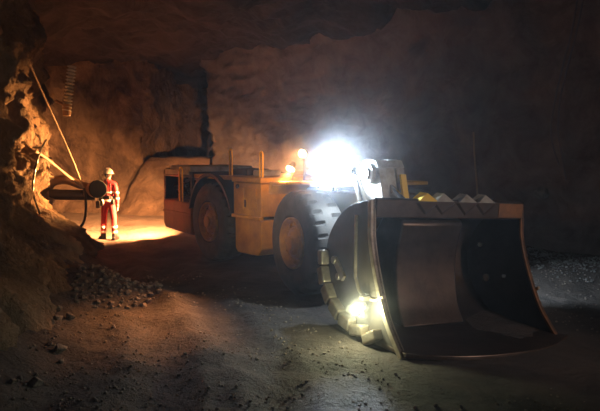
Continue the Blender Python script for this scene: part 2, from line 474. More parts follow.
TR = 0.86
def wheel(yside, frame_front, xy):
    """wheel with its outer face at local y = yside (sign gives the side)"""
    s = -1 if yside < 0 else 1
    W = 0.64
    prof = []     # (r, offset from outer face)
    side = [(0.42, 0.06), (0.47, 0.02), (0.62, 0.0), (0.72, 0.012), (0.79, 0.035), (0.835, 0.075)]
    tread = [(0.85, 0.10), (0.858, 0.15), (0.86, 0.19), (0.86, 0.235), (0.86, 0.27), (0.86, 0.37), (0.86, 0.405), (0.86, 0.45), (0.858, 0.49), (0.85, 0.54)]
    prof = side + tread + [(r, W - y) for r, y in side[::-1]]
    n_l = 26; per = 5; SEG = n_l * per
    def fn(j, k, r, y):
        if 5 <= j <= 8 and k % per == 0: return r - (0.055 if j > 5 else 0.03)
        if 12 <= j <= 16 and (k + 2) % per == 0: return r - (0.055 if j < 16 else 0.03)
        return r
    mb = MB(); 
    mb.lathe_y([(r, s * (abs(yside) - y)) for r, y in prof], SEG, fn, closed=True)
    t = mb.build('wheel', M['rubber'], loader)
    me = t.data; me.shade_smooth(); me.set_sharp_from_angle(angle=R(28))
    mat = Matrix.Translation((xy[0], 0, TR))
    t.matrix_local = (FM @ mat) if frame_front else mat
    def Y(o): return s * (abs(yside) - o)
    mb = MB()
    mb.lathe_y([(0.425, Y(0.05)), (0.425, Y(0.005)), (0.40, Y(-0.01)), (0.375, Y(0.02)), (0.355, Y(0.09)), (0.27, Y(0.11)), (0.26, Y(0.07)), (0.21, Y(0.05)), (0.21, Y(0.5)), (0.425, Y(0.5))], 48, closed=True)
    rm = mb.build('rim', M['rim'], t, smooth=True)
    mb = MB()
    mb.lathe_y([(0.215, Y(0.2)), (0.205, Y(0.045)), (0.18, Y(0.02)), (0.13, Y(0.01)), (0.12, Y(-0.03)), (0.02, Y(-0.035))], 32)
    mb.build('hub', M['rim'], t, smooth=True)
    for k in range(12):
        a = 2 * math.pi * k / 12
        c = Vector((0.312 * math.cos(a), 0, 0.312 * math.sin(a)))
        mb = MB(); mb.cyl(c + Vector((0, Y(0.11), 0)), c + Vector((0, Y(0.06), 0)), 0.022, n=6)
        mb.build('wheel_nut', M['rim'], t)
    return t
wheel(-1.30, True, (0, 0)); wheel(1.30, True, (0, 0))
wheel(-1.30, False, (0, 0)); wheel(1.30, False, (0, 0))

# --- rear frame -----------------------------------------------------------
# counterweight and lower rear body
mb = MB()
mb.prism([(-2.60, 0.62), (-2.50, 0.50), (-0.98, 0.46), (-0.98, 1.22), (-2.60, 1.22)], -1.22, 1.22)
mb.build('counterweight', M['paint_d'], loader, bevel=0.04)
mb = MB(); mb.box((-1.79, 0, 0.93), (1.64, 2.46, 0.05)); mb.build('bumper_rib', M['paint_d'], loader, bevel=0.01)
mb = MB(); mb.box((-2.57, 0, 1.5), (0.05, 2.4, 0.58)); mb.build('rear_grille', M['black'], loader, bevel=0.01)
# open engine bay: dark block, radiator cooler and hoses
mb = MB(); mb.box((-1.70, 0.12, 1.50), (1.45, 1.9, 0.58)); mb.build('engine', M['black'], loader, bevel=0.03)
for x in (-2.54, -1.72, -1.02):
    mb = MB(); mb.box((x, -1.16, 1.5), (0.07, 0.07, 0.58)); mb.build('bay_post', M['black'], loader, bevel=0.008)
rnd = random.Random(4)
for k in range(9):
    x0 = -2.3 + 0.15 * k + rnd.uniform(-.04, .04); z0 = 1.28 + rnd.uniform(0, .12)
    mb = MB()
    mb.tube([(x0, -0.80, z0), (x0 + rnd.uniform(-.1, .2), -0.98 - rnd.uniform(0, .08), z0 + 0.12), (x0 + rnd.uniform(.0, .3), -1.02, z0 + 0.27), (x0 + rnd.uniform(.1, .3), -0.82, z0 + 0.38)], 0.025, 8, 6)
    mb.build('engine_hose', M['glossy'], loader, smooth=True)
for k in range(5):
    mb = MB(); mb.cyl((-2.05 + 0.2 * k, -0.86, 1.3), (-2.05 + 0.2 * k, -0.86, 1.62), 0.065, n=16); mb.build('filter_canister', M['glossy'], loader, bevel=0.01)
# top covers
mb = MB(); mb.prism([(-2.62, 1.78), (-2.60, 1.93), (-2.45, 1.97), (-0.95, 1.90), (-0.95, 1.78)], -1.20, 1.20)
mb.build('engine_cover', M['black'], loader, bevel=0.03)
mb = MB(); mb.prism([(-2.45, 1.955), (-2.40, 2.05), (-1.30, 2.03), (-1.2, 1.90)], -1.10, 0.6); mb.build('cover_panel', M['grey'], loader, bevel=0.02)
mb = MB(); mb.box((-1.75, -1.212, 1.90), (1.35, 0.03, 0.11)); mb.build('cover_edge', M['grey'], loader, bevel=0.008)
# rear wheel arch
mb = MB()
arc = [(0.98 * math.cos(a), TR + 0.98 * math.sin(a)) for a in [R(d) for d in range(12, 169, 8)]]
arc2 = [(1.02 * math.cos(a), TR + 1.05 * math.sin(a)) for a in [R(d) for d in range(168, 11, -8)]]
mb.prism(arc + arc2, -1.27, -0.62); mb.build('wheel_arch', M['black'], loader, smooth=True)
mb = MB(); mb.prism(arc + arc2, 0.62, 1.27); mb.build('wheel_arch', M['black'], loader, smooth=True)
# chassis core
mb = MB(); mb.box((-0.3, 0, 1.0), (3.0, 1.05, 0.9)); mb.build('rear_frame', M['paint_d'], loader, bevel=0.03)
mb = MB(); mb.cyl((0, -0.7, TR), (0, 0.7, TR), 0.2); mb.build('axle', M['black'], loader, smooth=True)
# deck and side tanks between the wheels
mb = MB(); mb.box((0.05, 0, 1.83), (2.1, 2.3, 0.09)); mb.build('deck', M['paint'], loader, bevel=0.015)
mb = MB(); mb.box((1.62, 0, 1.82), (1.12, 2.56, 0.11)); mb.build('deck_edge', M['paint'], loader, bevel=0.02)
for s in (-1, 1):
    mb = MB()
    mb.prism([(1.06, 1.12), (1.06, 1.77), (2.12, 1.77), (2.12, 1.12)], s * 1.24, s * 0.5)
    t = mb.build('side_tank', M['paint'], loader, bevel=0.025)
    mb = MB(); mb.prism([(1.05, 0.42), (1.15, 0.34), (1.92, 0.36), (2.06, 0.50), (2.06, 1.06), (1.05, 1.06)], s * 1.20, s * 0.5)
    mb.build('lower_panel', M['paint'], t, bevel=0.025)
    mb = MB(); mb.box((1.58, s * 1.23, 1.09), (1.08, 0.10, 0.07)); mb.build('seam_rib', M['paint'], t, bevel=0.012)
    for (x, z, a, b) in ((1.33, 1.45, 0.34, 0.42), (1.80, 1.45, 0.34, 0.42)):
        mb = MB(); mb.box((x, s * 1.245, z), (a, 0.025, b)); mb.build('access_panel', M['paint'], t, bevel=0.008)
    mb = MB(); mb.cyl((1.26, s * 1.24, 1.68), (1.26, s * 1.275, 1.68), 0.045, n=16); mb.build('filler_cap', M['black'], t)
    mb = MB(); mb.box((1.57, s * 1.265, 1.36), (0.03, 0.02, 0.14)); mb.build('latch', M['black'], t)
# low boxes seen on the deck
mb = MB(); mb.box((0.55, -0.55, 1.94), (0.7, 0.55, 0.14)); mb.build('deck_box', M['black'], loader, bevel=0.02)
mb = MB(); mb.box((1.15, -0.5, 1.93), (0.34, 0.5, 0.13)); mb.build('deck_box', M['grey'], loader, bevel=0.04)
mb = MB(); mb.box((1.55, 0.62, 1.92), (1.0, 0.8, 0.12)); mb.build('deck_box', M['paint_d'], loader, bevel=0.03)
# U-shaped grab rails
def rail(x, y, z, h, wd, dirv=(1, 0)):
    mb = MB(); dx, dy = dirv
    P = [(x - dx * wd / 2, y - dy * wd / 2, z)]
    P.append((x - dx * wd / 2, y - dy * wd / 2, z + h - wd / 2))
    for k in range(1, 8):
        a = math.pi * (1 - k / 8)
        P.append((x + dx * wd / 2 * math.cos(a), y + dy * wd / 2 * math.cos(a), z + h - wd / 2 + wd / 2 * math.sin(a)))
    P.append((x + dx * wd / 2, y + dy * wd / 2, z + h - wd / 2)); P.append((x + dx * wd / 2, y + dy * wd / 2, z))
    mb.tube(P, 0.02, 8)
    return mb.build('grab_rail', M['rail'], loader, smooth=True)
rail(1.95, -1.12, 1.86, 0.50, 0.10)
rail(0.62, -1.05, 1.86, 0.56, 0.10)
rail(-1.40, -1.27, 1.22, 0.80, 0.16)
# --- front frame ----------------------------------------------------------
def fr(mb, name, mat, bevel=0.0, smooth=False, parent=None):
    o = mb.build(name, mat, loader, bevel=bevel, smooth=smooth)
    return front(o)
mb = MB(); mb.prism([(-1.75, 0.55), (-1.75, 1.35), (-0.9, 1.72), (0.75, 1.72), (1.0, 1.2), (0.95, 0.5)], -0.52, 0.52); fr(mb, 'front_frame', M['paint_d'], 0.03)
mb = MB(); mb.cyl((0, -0.7, TR), (0, 0.7, TR), 0.2); fr(mb, 'axle', M['black'], smooth=True)
mb = MB(); mb.cyl((-1.72, 0, 0.5), (-1.72, 0, 1.45), 0.16); fr(mb, 'centre_hinge', M['black'], smooth=True)
for s in (-1, 1):
    mb = MB()
    mb.prism([(-1.05, 1.62), (-1.0, 1.83), (-0.30, 1.86), (-0.26, 1.80), (-0.9, 1.77), (-0.98, 1.60)], s * 1.22, s * 0.45)
    mb.prism([(-0.3, 1.80), (-0.3, 1.86), (0.70, 1.86), (0.70, 1.80)], s * 0.95, s * 0.45)
    fr(mb, 'fender', M['paint'], 0.015)
# boom: two thick arms, crosshead, pins and cylinders
arm = [(-0.55, 1.45), (-0.35, 1.88), (0.55, 2.02), (0.92, 2.23), (1.12, 2.23), (1.26, 2.10), (1.42, 1.55), (1.62, 0.62), (1.45, 0.50), (1.28, 0.62), (1.05, 1.42), (0.85, 1.70), (0.2, 1.62), (-0.3, 1.40)]
for s in (-1, 1):
    y0 = -0.44 if s < 0 else -0.12
    mb = MB(); mb.prism(arm, y0, y0 + 0.13); fr(mb, 'boom_arm', M['pale'], 0.015)
    yc = y0 + (0.0 if s < 0 else 0.13)
    mb = MB(); mb.cyl((1.04, yc, 2.02), (1.04, yc + s * 0.07, 2.02), 0.165, n=28); mb.cyl((1.04, yc, 2.02), (1.04, yc + s * 0.10, 2.02), 0.095, n=24); fr(mb, 'boom_pin', M['pale'], 0.008)
    mb = MB(); mb.cyl((1.43, yc, 0.66), (1.43, yc + s * 0.07, 0.66), 0.13, n=24); fr(mb, 'boom_pin', M['steel_out'], 0.008)
    mb = MB(); mb.cyl((-0.2, -0.215 + s * 0.1, 1.15), (0.55, -0.215 + s * 0.1, 1.62), 0.10); fr(mb, 'lift_cylinder', M['paint_d'], smooth=True)
mb = MB(); mb.box((0.98, -0.215, 2.10), (0.34, 0.32, 0.16)); fr(mb, 'boom_crosshead', M['pale'], 0.03)
mb = MB(); mb.prism([(0.86, 1.75), (0.90, 2.15), (1.14, 2.20), (1.22, 2.08), (1.36, 1.55), (1.5, 0.8), (1.4, 0.7), (1.1, 1.45)], -0.32, -0.11); fr(mb, 'boom_web', M['pale'], 0.02)
mb = MB(); mb.prism([(0.78, 2.10), (0.88, 2.22), (1.22, 2.22), (1.30, 2.10)], -0.47, 0.02); fr(mb, 'knuckle_cap', M['pale'], 0.02)
mb = MB(); mb.cyl((0.1, -0.215, 1.85), (1.0, -0.215, 1.95), 0.09); fr(mb, 'dump_cylinder', M['grey'], smooth=True)
mb = MB(); mb.cyl((1.0, -0.215, 1.95), (1.58, -0.215, 1.62), 0.055); fr(mb, 'cylinder_rod', M['chrome'], smooth=True)
mb = MB(); mb.box((1.385, -0.055, 1.80), (0.05, 0.10, 0.42), Matrix.Rotation(R(-14), 4, 'Y')); fr(mb, 'boom_stripe', M['rail'], 0.005)
for k in range(3):
    mb = MB(); y = -0.60 - 0.05 * k
    mb.tube([(0.35, y, 1.72), (0.62, y - .03, 1.98 + .05 * k), (0.92, y, 2.0), (1.06, y + .02, 1.72), (1.12, y + .05, 1.5)], 0.024, 8, 6); fr(mb, 'boom_hose', M['chrome'] if k == 1 else M['pale'], smooth=True)

# lamps
def lamp(name, pos, aim, r, body, lensm, in_front=True, stand=0.0):
    aim = Vector(aim).normalized(); pos = Vector(pos)
    mb = MB(); mb.cyl(pos - aim * 0.13, pos, r * 0.65, r * 1.12, n=24)
    if stand: mb.cyl(pos - aim * 0.07 - Vector((0, 0, stand)), pos - aim * 0.07, 0.022, n=10)
    o = mb.build(name, body, loader, smooth=True)
    if in_front: front(o)
    mb = MB(); mb.cyl(pos - aim * 0.01, pos + aim * 0.012, r, r * 0.9, n=24)
    mb.build('lens', lensm, o, smooth=True)
    return o, pos + aim * 0.05, aim
# white headlights aimed forward, repeated to widen the glare
for (p, a, wt) in (((0.20, -0.86, 1.96), (1, -0.04, 0.06), HEAD_W), ((0.20, -0.62, 1.96), (1, 0.0, 0.06), HEAD_W),
                   ((0.20, -0.86, 2.17), (1, -0.04, 0.08), HEAD_W), ((0.20, -0.62, 2.17), (1, 0.02, 0.08), HEAD_W), ((0.95, 1.22, 1.42), (0.12, 1, -0.95), 380.0)):  # last one is an added hidden lamp that brightens the gravel
    o, lp, la = lamp('headlight_or_fill', p, a, 0.11, M['black'], M['lens_w'], stand=0.4 if p[2] > 2.1 else 0.15)
    light('headlight_or_fill_light', 'SPOT', lp, wt, HEAD_C, 0.08, la, 86 if p[2] > 1.6 else 66, 0.25 if p[2] > 1.6 else 0.7, o)
for (p, a, wt, an) in (((-0.60, -1.00, 2.06), (0.815, -1.594, -2.06), 6.0 * WARM_W, 60), ((-0.85, -0.64, 2.32), (0.75, -1, -0.35), 0.18 * WARM_W, 100)):
    o, lp, la = lamp('amber_lamp', p, a, 0.075, M['black'], M['lens_o'], stand=0.25 if p[2] < 2.2 else 0.5)
    light('amber_light', 'SPOT', lp, wt, WARM_C, 0.06, la, an, 1.0, o)
    # the bare bulb's own spill
    light('amber_spill', 'POINT', lp + la * 0.05, 26.0, WARM_C, 0.05, parent=o)
o, lp, la = lamp('tread_fill_lamp', (0.98, -0.72, 1.98), (0.2, -0.25, -1), 0.06, M['black'], M['lens_w'])  # added lamp to brighten the front tyre's tread
light('tread_fill_light', 'SPOT', lp, TREAD_FILL_W, HEAD_C, 0.05, la, 130, 0.6, o)
# rear work lamps
o, lp, la = lamp('rear_lamp', (-2.72, -0.75, 1.62), (-1, -0.36, -0.42), 0.08, M['black'], M['lens_r'], in_front=False)
light('rear_light', 'SPOT', lp, REAR_W, REAR_C, 0.05, la, 94, 0.75, o)
o, lp, la = lamp('rear_lamp', (-2.72, 0.80, 1.62), (-1, 0.50, -0.36), 0.08, M['black'], M['lens_r'], in_front=False)
light('rear_light', 'SPOT', lp, 4200.0, REAR_C, 0.05, la, 84, 1.0, o)
o, lp, la = lamp('pillar_fill_lamp', (-2.80, -1.00, 1.62), LM.to_3x3().inverted() @ Vector((-2.45, -2.65, 0.55)), 0.06, M['black'], M['lens_r'], in_front=False)  # added lamp, hidden behind the rear corner, to light the pillar
light('pillar_fill_light', 'SPOT', lp, BEAM_W, BEAM_C, 0.05, la, 60, 1.0, o)

# --- bucket ---------------------------------------------------------------
BW = 1.27
ROLL = Matrix.Translation((0, -BW, 0)) @ Matrix.Rotation(R(-3.2), 4, 'X') @ Matrix.Translation((0, BW, 0))
ROLL = Matrix.Translation((0.03, -0.135, -0.055)) @ ROLL @ Matrix.Diagonal((1, 1, 1.045, 1))
outer = [(2.44, 1.72), (1.88, 1.60), (1.52, 1.34), (1.34, 1.02), (1.38, 0.62), (1.60, 0.28), (2.00, 0.05), (2.45, 0.0), (3.00, 0.0)]
outer = [tuple(q) for q in [(p.x, p.y) for p in catmull([Vector((a, b, 0)) for a, b in outer], 4)]]
def offset(pts, d):
    out = []
    for i, p in enumerate(pts):
        a = pts[max(i - 1, 0)]; b = pts[min(i + 1, len(pts) - 1)]
        tx, tz = b[0] - a[0], b[1] - a[1]; l = math.hypot(tx, tz)
        out.append((p[0] - tz / l * d, p[1] + tx / l * d))
    return out
inner = offset(outer, 0.06)
def bk(mb, name, mat, bevel=0.0, smooth=False, parent=None):
    o = mb.build(name, mat, parent or loader, bevel=bevel, smooth=smooth)
    if parent is None: o.matrix_local = FM @ ROLL
    return o
mb = MB(); mb.prism(outer + inner[::-1], -BW, BW)
bucket = bk(mb, 'bucket', M['steel'], 0.0, True)
front_edge = [(p.x, p.y) for p in catmull([Vector((a, b, 0)) for a, b in [(2.44, 1.72), (2.47, 1.48), (2.50, 1.23), (2.66, 0.82), (2.92, 0.36), (3.27, 0.0)]], 5)]
side_poly = outer[:-1] + front_edge[::-1][:-1]
for s in (-1, 1):
    y0 = s * BW
    mb = MB(); mb.prism(side_poly, y0, y0 + s * 0.045); bk(mb, 'side_plate', M['steel_out'], 0.008, parent=bucket)
    # worn cutting bar along the side's front edge
    mb = MB()
    bar = front_edge + offset(front_edge, -0.075 if s < 0 else -0.04)[::-1]
    mb.prism(bar, y0 - s * 0.012, y0 + s * (0.075 if s < 0 else 0.05)); bk(mb, 'edge_bar', M['worn'] if s < 0 else M['rust'], 0.01, parent=bucket)
    # ribs on the outside of the plate
    mb = MB(); mb.tube([(2.10, y0 + s * .055, 1.50), (2.12, y0 + s * .055, 1.15), (2.16, y0 + s * .055, 0.72)], 0.026, 8, 5); bk(mb, 'side_rib', M['worn'], parent=bucket)
    mb = MB(); mb.tube([(2.16, y0 + s * .055, 0.72), (2.30, y0 + s * .055, 0.55), (2.62, y0 + s * .055, 0.52), (2.82, y0 + s * .055, 0.60)], 0.024, 8, 5); bk(mb, 'side_rib', M['worn'], parent=bucket)
    # wear lugs round the heel
    lugs = [(1.36, 0.86, 0.20, 0.13), (1.40, 0.62, 0.24, 0.16), (1.56, 0.40, 0.24, 0.18), (1.80, 0.24, 0.26, 0.18), (2.08, 0.14, 0.28, 0.17), (2.38, 0.10, 0.30, 0.14), (2.68, 0.09, 0.30, 0.13)]
    for (x, z, a, b) in lugs:
        ang = math.atan2(z - 1.0, x - 2.2)
        mb = MB(); mb.box((x, y0 + s * 0.10, z), (a, 0.14, b), Matrix.Rotation(-(ang + math.pi / 2), 4, 'Y')); bk(mb, 'wear_lug', M['worn'], 0.025, parent=bucket)
    mb = MB(); mb.cyl((1.62, y0 + s * .04, 0.86), (1.62, y0 + s * .10, 0.86), 0.055, n=16); bk(mb, 'side_boss', M['worn'], 0.008, parent=bucket)
    mb = MB(); mb.cyl((1.75, y0 + s * .04, 0.66), (1.75, y0 + s * .10, 0.66), 0.045, n=16); bk(mb, 'side_boss', M['worn'], 0.008, parent=bucket)
    mb = MB(); mb.box((1.75, y0 + s * 0.06, 0.76), (0.34, 0.05, 0.10), Matrix.Rotation(R(40), 4, 'Y')); bk(mb, 'side_bracket', M['worn'], 0.01, parent=bucket)
# cutting lip: spade shaped plate
lip = [(2.80, -BW - 0.05), (3.31, -BW - 0.05)]
for k in range(1, 16):
    t = k / 16.0; y = -BW - 0.05 + t * (2 * BW + 0.1)
    lip.append((3.31 + 0.38 * (1 - abs(2 * t - 1) ** 2.4), y))
lip += [(3.31, BW + 0.12), (2.80, BW + 0.12)]
mb = MB(); mb.slab(lip, 0.005, 0.06); bk(mb, 'cutting_lip', M['steel'], 0.01, parent=bucket)
# top rim beam with crossed gussets and teeth
mb = MB(); mb.prism([(2.40, 1.49), (2.47, 1.50), (2.49, 1.72), (2.42, 1.745), (2.36, 1.70)], -BW, BW); bk(mb, 'rim_beam', M['steel'], 0.008, parent=bucket)
mb = MB(); mb.prism([(2.470, 1.52), (2.480, 1.52), (2.495, 1.71), (2.485, 1.71)], 0.80, BW - 0.01); bk(mb, 'rim_wear_plate', M['rust'], 0.003, parent=bucket)
TEETH = (-0.48, -0.20, 0.20, 0.54)
for i, y in enumerate((-0.72, -0.42, -0.12, 0.2, 0.52)):
    pass
for i, y in enumerate(TEETH):
    mb = MB()
    a = [(2.30, y - 0.16, 1.70), (2.52, y - 0.16, 1.715), (2.52, y + 0.16, 1.715), (2.30, y + 0.16, 1.70)]
    vsn = [mb.bm.verts.new(p) for p in a]; top = [mb.bm.verts.new((2.36, y - 0.03, 1.83)), mb.bm.verts.new((2.45, y + 0.03, 1.82))]
    mb.bm.faces.new(vsn[::-1]); mb.bm.faces.new((vsn[0], vsn[1], top[1], top[0])); mb.bm.faces.new((vsn[1], vsn[2], top[1])); mb.bm.faces.new((vsn[2], vsn[3], top[0], top[1])); mb.bm.faces.new((vsn[3], vsn[0], top[0]))
    bk(mb, 'rim_tooth', M['rail'] if i == 0 else M['pale'], 0.006, parent=bucket)
    mb = MB()
    P = [(2.485, y - 0.20, 1.70), (2.485, y + 0.20, 1.70), (2.480, y - 0.02, 1.54)]
    Q = [(2.515, y - 0.16, 1.70), (2.515, y + 0.16, 1.70), (2.500, y - 0.02, 1.57)]
    A = [mb.bm.verts.new(p) for p in P]; B = [mb.bm.verts.new(p) for p in Q]
    mb.bm.faces.new(B)
    for k in range(3): mb.bm.faces.new((A[k], A[(k + 1) % 3], B[(k + 1) % 3], B[k]))
    bk(mb, 'rim_gusset', M['steel'], 0.0, parent=bucket)
# housing that bulges into the bucket from its back
hp = [(1.75, 1.47), (2.16, 1.47), (2.22, 1.40), (2.13, 1.05), (2.13, 0.72), (2.22, 0.34), (2.38, 0.08), (1.9, 0.08), (1.45, 0.6), (1.42, 1.05)]
hp = hp[:2] + [(p.x, p.y) for p in catmull([Vector((a, b, 0)) for a, b in hp[2:7]], 6)] + hp[7:]
mb = MB(); mb.prism(hp, -0.66, 0.40); bk(mb, 'back_housing', M['steel'], 0.04, True, parent=bucket)
# pale discs on the far inner wall, painted as spots of light
for (x, z, r) in ((1.86, 0.58, 0.055), (2.22, 0.66, 0.025), (1.68, 1.05, 0.035)):
    mb = MB(); mb.cyl((x, BW, z), (x, BW - 0.035, z), r, n=16); bk(mb, 'liner_bolt_or_spot', M['tape'], 0.004, parent=bucket)
for (x, z, r) in ((2.32, 0.95, 0.09), (2.28, 0.70, 0.07)):
    mb = MB(); mb.cyl((x, -BW, z), (x, -BW + 0.05, z), r, n=20); bk(mb, 'liner_bolt_or_spot', M['steel'], 0.01, parent=bucket)
# low work lamp at the bucket's side
mb = MB(); mb.box((2.48, -BW - 0.10, 0.52), (0.10, 0.12, 0.05)); mb.cyl((2.48, -BW - 0.10, 0.43), (2.52, -BW - 0.20, 0.41), 0.035, 0.06, n=18); lo = bk(mb, 'low_work_lamp', M['worn'], 0.0, parent=bucket)
mb = MB(); mb.ball((2.525, -BW - 0.205, 0.41), 0.048, 16); lns = bk(mb, 'bulb', M['lens_y'], smooth=True, parent=loader); lns.matrix_local = FM @ ROLL
light('low_light', 'POINT', (2.56, -BW - 0.27, 0.41), LOW_W, LOW_C, 0.05, parent=bucket)

# ------------------------------------------------------------------ WORKER
def skin_mesh(name, verts, edges, radii, root=0, sub=2):
    me = bpy.data.meshes.new(name); me.from_pydata(verts, edges, []); me.update()
    o = bpy.data.objects.new(name + '_tmp', me); COL.objects.link(o)
    sk = o.modifiers.new('skin', 'SKIN'); sk.use_smooth_shade = True
    for i, d in enumerate(me.skin_vertices[0].data):
        r = radii[i]
        d.radius = r if isinstance(r, tuple) else (r, r)
        d.use_root = (i == root)
    sb = o.modifiers.new('sub', 'SUBSURF'); sb.levels = sub; sb.render_levels = sub
    dg = bpy.context.evaluated_depsgraph_get(); dg.update()
    m2 = bpy.data.meshes.new_from_object(o.evaluated_get(dg))
    bpy.data.objects.remove(o); bpy.data.meshes.remove(me)
    return m2

def limb_graph(J):
    names = list(J['pts']); idx = {n: i for i, n in enumerate(names)}
    return [J['pts'][n] for n in names], [(idx[a], idx[b]) for a, b in J['edges']], [J['r'][n] for n in names], idx

WX, WY = -4.99, 16.1
worker = empty('person', (WX, WY, gz(WX, WY)), R(-6))
tag(worker, 'person in red overalls and pale helmet standing back turned beside the pipe', 'person')
# local axes: +y is away from the camera (the way the person faces), x to the right
J = dict(pts={}, r={}, edges=[])
def jp(n, p, r, link=None):
    J['pts'][n] = p; J['r'][n] = r
    if link: J['edges'].append((link, n))
jp('pelvis', (0, 0, 0.98), (0.155, 0.115))
jp('belly', (0, 0, 1.13), (0.145, 0.105), 'pelvis')
jp('chest', (0.0, 0.0, 1.32), (0.165, 0.12), 'belly')
jp('yoke', (0.0, -0.01, 1.47), (0.12, 0.09), 'chest')
jp('neck', (0.005, 0.0, 1.57), 0.058, 'yoke')
for s, S in ((1, 'r'), (-1, 'l')):
    jp('hip' + S, (s * 0.10, 0, 0.90), (0.10, 0.10), 'pelvis')
    jp('knee' + S, (s * 0.135, 0.01, 0.50), 0.078, 'hip' + S)
    jp('calf' + S, (s * 0.145, -0.015, 0.33), 0.075, 'knee' + S)
    jp('ankle' + S, (s * 0.15, -0.01, 0.12), 0.066, 'calf' + S)
jp('shr', (0.19, -0.01, 1.46), 0.072, 'yoke'); jp('elr', (0.245, -0.03, 1.17), 0.056, 'shr'); jp('wrr', (0.235, 0.03, 0.92), 0.044, 'elr')
jp('shl', (-0.19, -0.01, 1.46), 0.072, 'yoke'); jp('ell', (-0.255, 0.03, 1.19), 0.056, 'shl'); jp('wrl', (-0.19, 0.25, 1.10), 0.044, 'ell')
v_, e_, r_, ix = limb_graph(J)
# clothes: one continuous suit
me = skin_mesh('overalls', v_, e_, r_, ix['pelvis'])
suit = bpy.data.objects.new('overalls', me); COL.objects.link(suit); suit.parent = worker
me.materials.clear(); me.materials.append(M['red'])
# body: the same skeleton, thinner, with head and hands
J2 = dict(pts=dict(J['pts']), r={k: (tuple(x * 0.8 for x in v) if isinstance(v, tuple) else v * 0.78) for k, v in J['r'].items()}, edges=list(J['edges']))
J = J2
J['r']['neck'] = 0.056
jp('jaw', (0.01, 0.035, 1.63), (0.062, 0.07), 'neck'); jp('skull', (0.01, 0.015, 1.72), (0.078, 0.092), 'jaw'); jp('crown', (0.01, 0.01, 1.775), (0.055, 0.07), 'skull')
jp('palmr', (0.232, 0.05, 0.86), (0.036, 0.026), 'wrr'); jp('palml', (-0.165, 0.31, 1.09), (0.036, 0.026), 'wrl')
v_, e_, r_, ix = limb_graph(J)
me = skin_mesh('person_body', v_, e_, r_, ix['pelvis'])
body_bm = bmesh.new(); body_bm.from_mesh(me)
def add_chain(pts, rad):
    m = skin_mesh('finger', pts, [(i, i + 1) for i in range(len(pts) - 1)], rad, 0, 1)
    body_bm.from_mesh(m); bpy.data.meshes.remove(m)
for k in range(4):                                   # right hand hangs, fingers slightly curled
    y = 0.075 - 0.022 * k; L = (0.072, 0.08, 0.075, 0.058)[k]
    add_chain([(0.232, y, 0.84), (0.230, y + .002, 0.81), (0.222, y + .004, 0.81 - L * .55), (0.208, y + .004, 0.81 - L)], [.011, .0105, .0095, .008])
add_chain([(0.228, 0.07, 0.875), (0.214, 0.098, 0.85), (0.206, 0.105, 0.82)], [.013, .012, .010])
for k in range(4):                                   # left hand forward, closed on the control line
    z = 1.12 - 0.022 * k; L = (0.072, 0.08, 0.075, 0.058)[k]
    add_chain([(-0.163, 0.33, z), (-0.150, 0.36, z), (-0.120, 0.37, z - .004), (-0.105, 0.345, z - .006)], [.011, .0105, .0095, .008])
add_chain([(-0.165, 0.30, 1.115), (-0.135, 0.325, 1.135), (-0.112, 0.345, 1.13)], [.013, .012, .010])
# face: nose and ears
bmesh.ops.create_uvsphere(body_bm, u_segments=8, v_segments=6, radius=0.018, matrix=Matrix.Translation((0.01, 0.118, 1.69)) @ Matrix.Diagonal((.8, 1.2, 1.5, 1)))
for s in (-1, 1):
    bmesh.ops.create_uvsphere(body_bm, u_segments=10, v_segments=8, radius=0.03, matrix=Matrix.Translation((0.01 + s * 0.082, 0.005, 1.685)) @ Matrix.Diagonal((.35, .7, 1.15, 1)))
me2 = bpy.data.meshes.new('person_body'); body_bm.to_mesh(me2); body_bm.free(); me2.materials.clear(); me2.materials.append(M['skin']); me2.shade_smooth()
body = bpy.data.objects.new('person_body', me2); COL.objects.link(body); body.parent = worker
def wk(mb, name, mat, bevel=0, smooth=True, parent=worker): return mb.build(name, mat, parent, bevel, smooth)
for s in (-1, 1):
    mb = MB(); mb.ball((0.01 + s * 0.03, 0.092, 1.715), 0.012, 8); wk(mb, 'eye', M['boot'])
mb = MB(); mb.box((0.01, 0.098, 1.648), (0.045, 0.012, 0.009)); wk(mb, 'mouth', M['hair'])
mb = MB(); mb.ball((0.01, -0.02, 1.70), 0.088, 16, (0.92, 0.9, 1.0)); wk(mb, 'hair', M['hair'])
# helmet: shell, brim, strap and lamp cable
mb = MB()
bmesh.ops.create_uvsphere(mb.bm, u_segments=24, v_segments=14, radius=0.13, matrix=Matrix.Translation((0.01, 0.005, 1.725)) @ Matrix.Diagonal((0.93, 1.1, 1.12, 1)))
bmesh.ops.delete(mb.bm, geom=[v for v in mb.bm.verts if v.co.z < 1.72], context='VERTS')
mb.cyl((0.01, 0.02, 1.715), (0.01, 0.02, 1.728), 0.145, 0.135, n=28)
mb.box((0.01, 0.0, 1.86), (0.03, 0.2, 0.02))
hel = wk(mb, 'helmet', M['helmet'])
mb = MB(); mb.cyl((0.01, -0.125, 1.745), (0.01, 0.14, 1.745), 0.13, 0.13, n=28); wk(mb, 'helmet_band', M['belt'], parent=hel) if False else mb.bm.free()
mb = MB(); mb.box((0.01, 0.155, 1.775), (0.05, 0.04, 0.04)); wk(mb, 'helmet_lamp', M['belt'], 0.008, parent=hel)
# collar
mb = MB(); mb.cyl((0.004, 0, 1.515), (0.006, 0.002, 1.575), 0.085, 0.075, n=20); wk(mb, 'collar', M['red'])
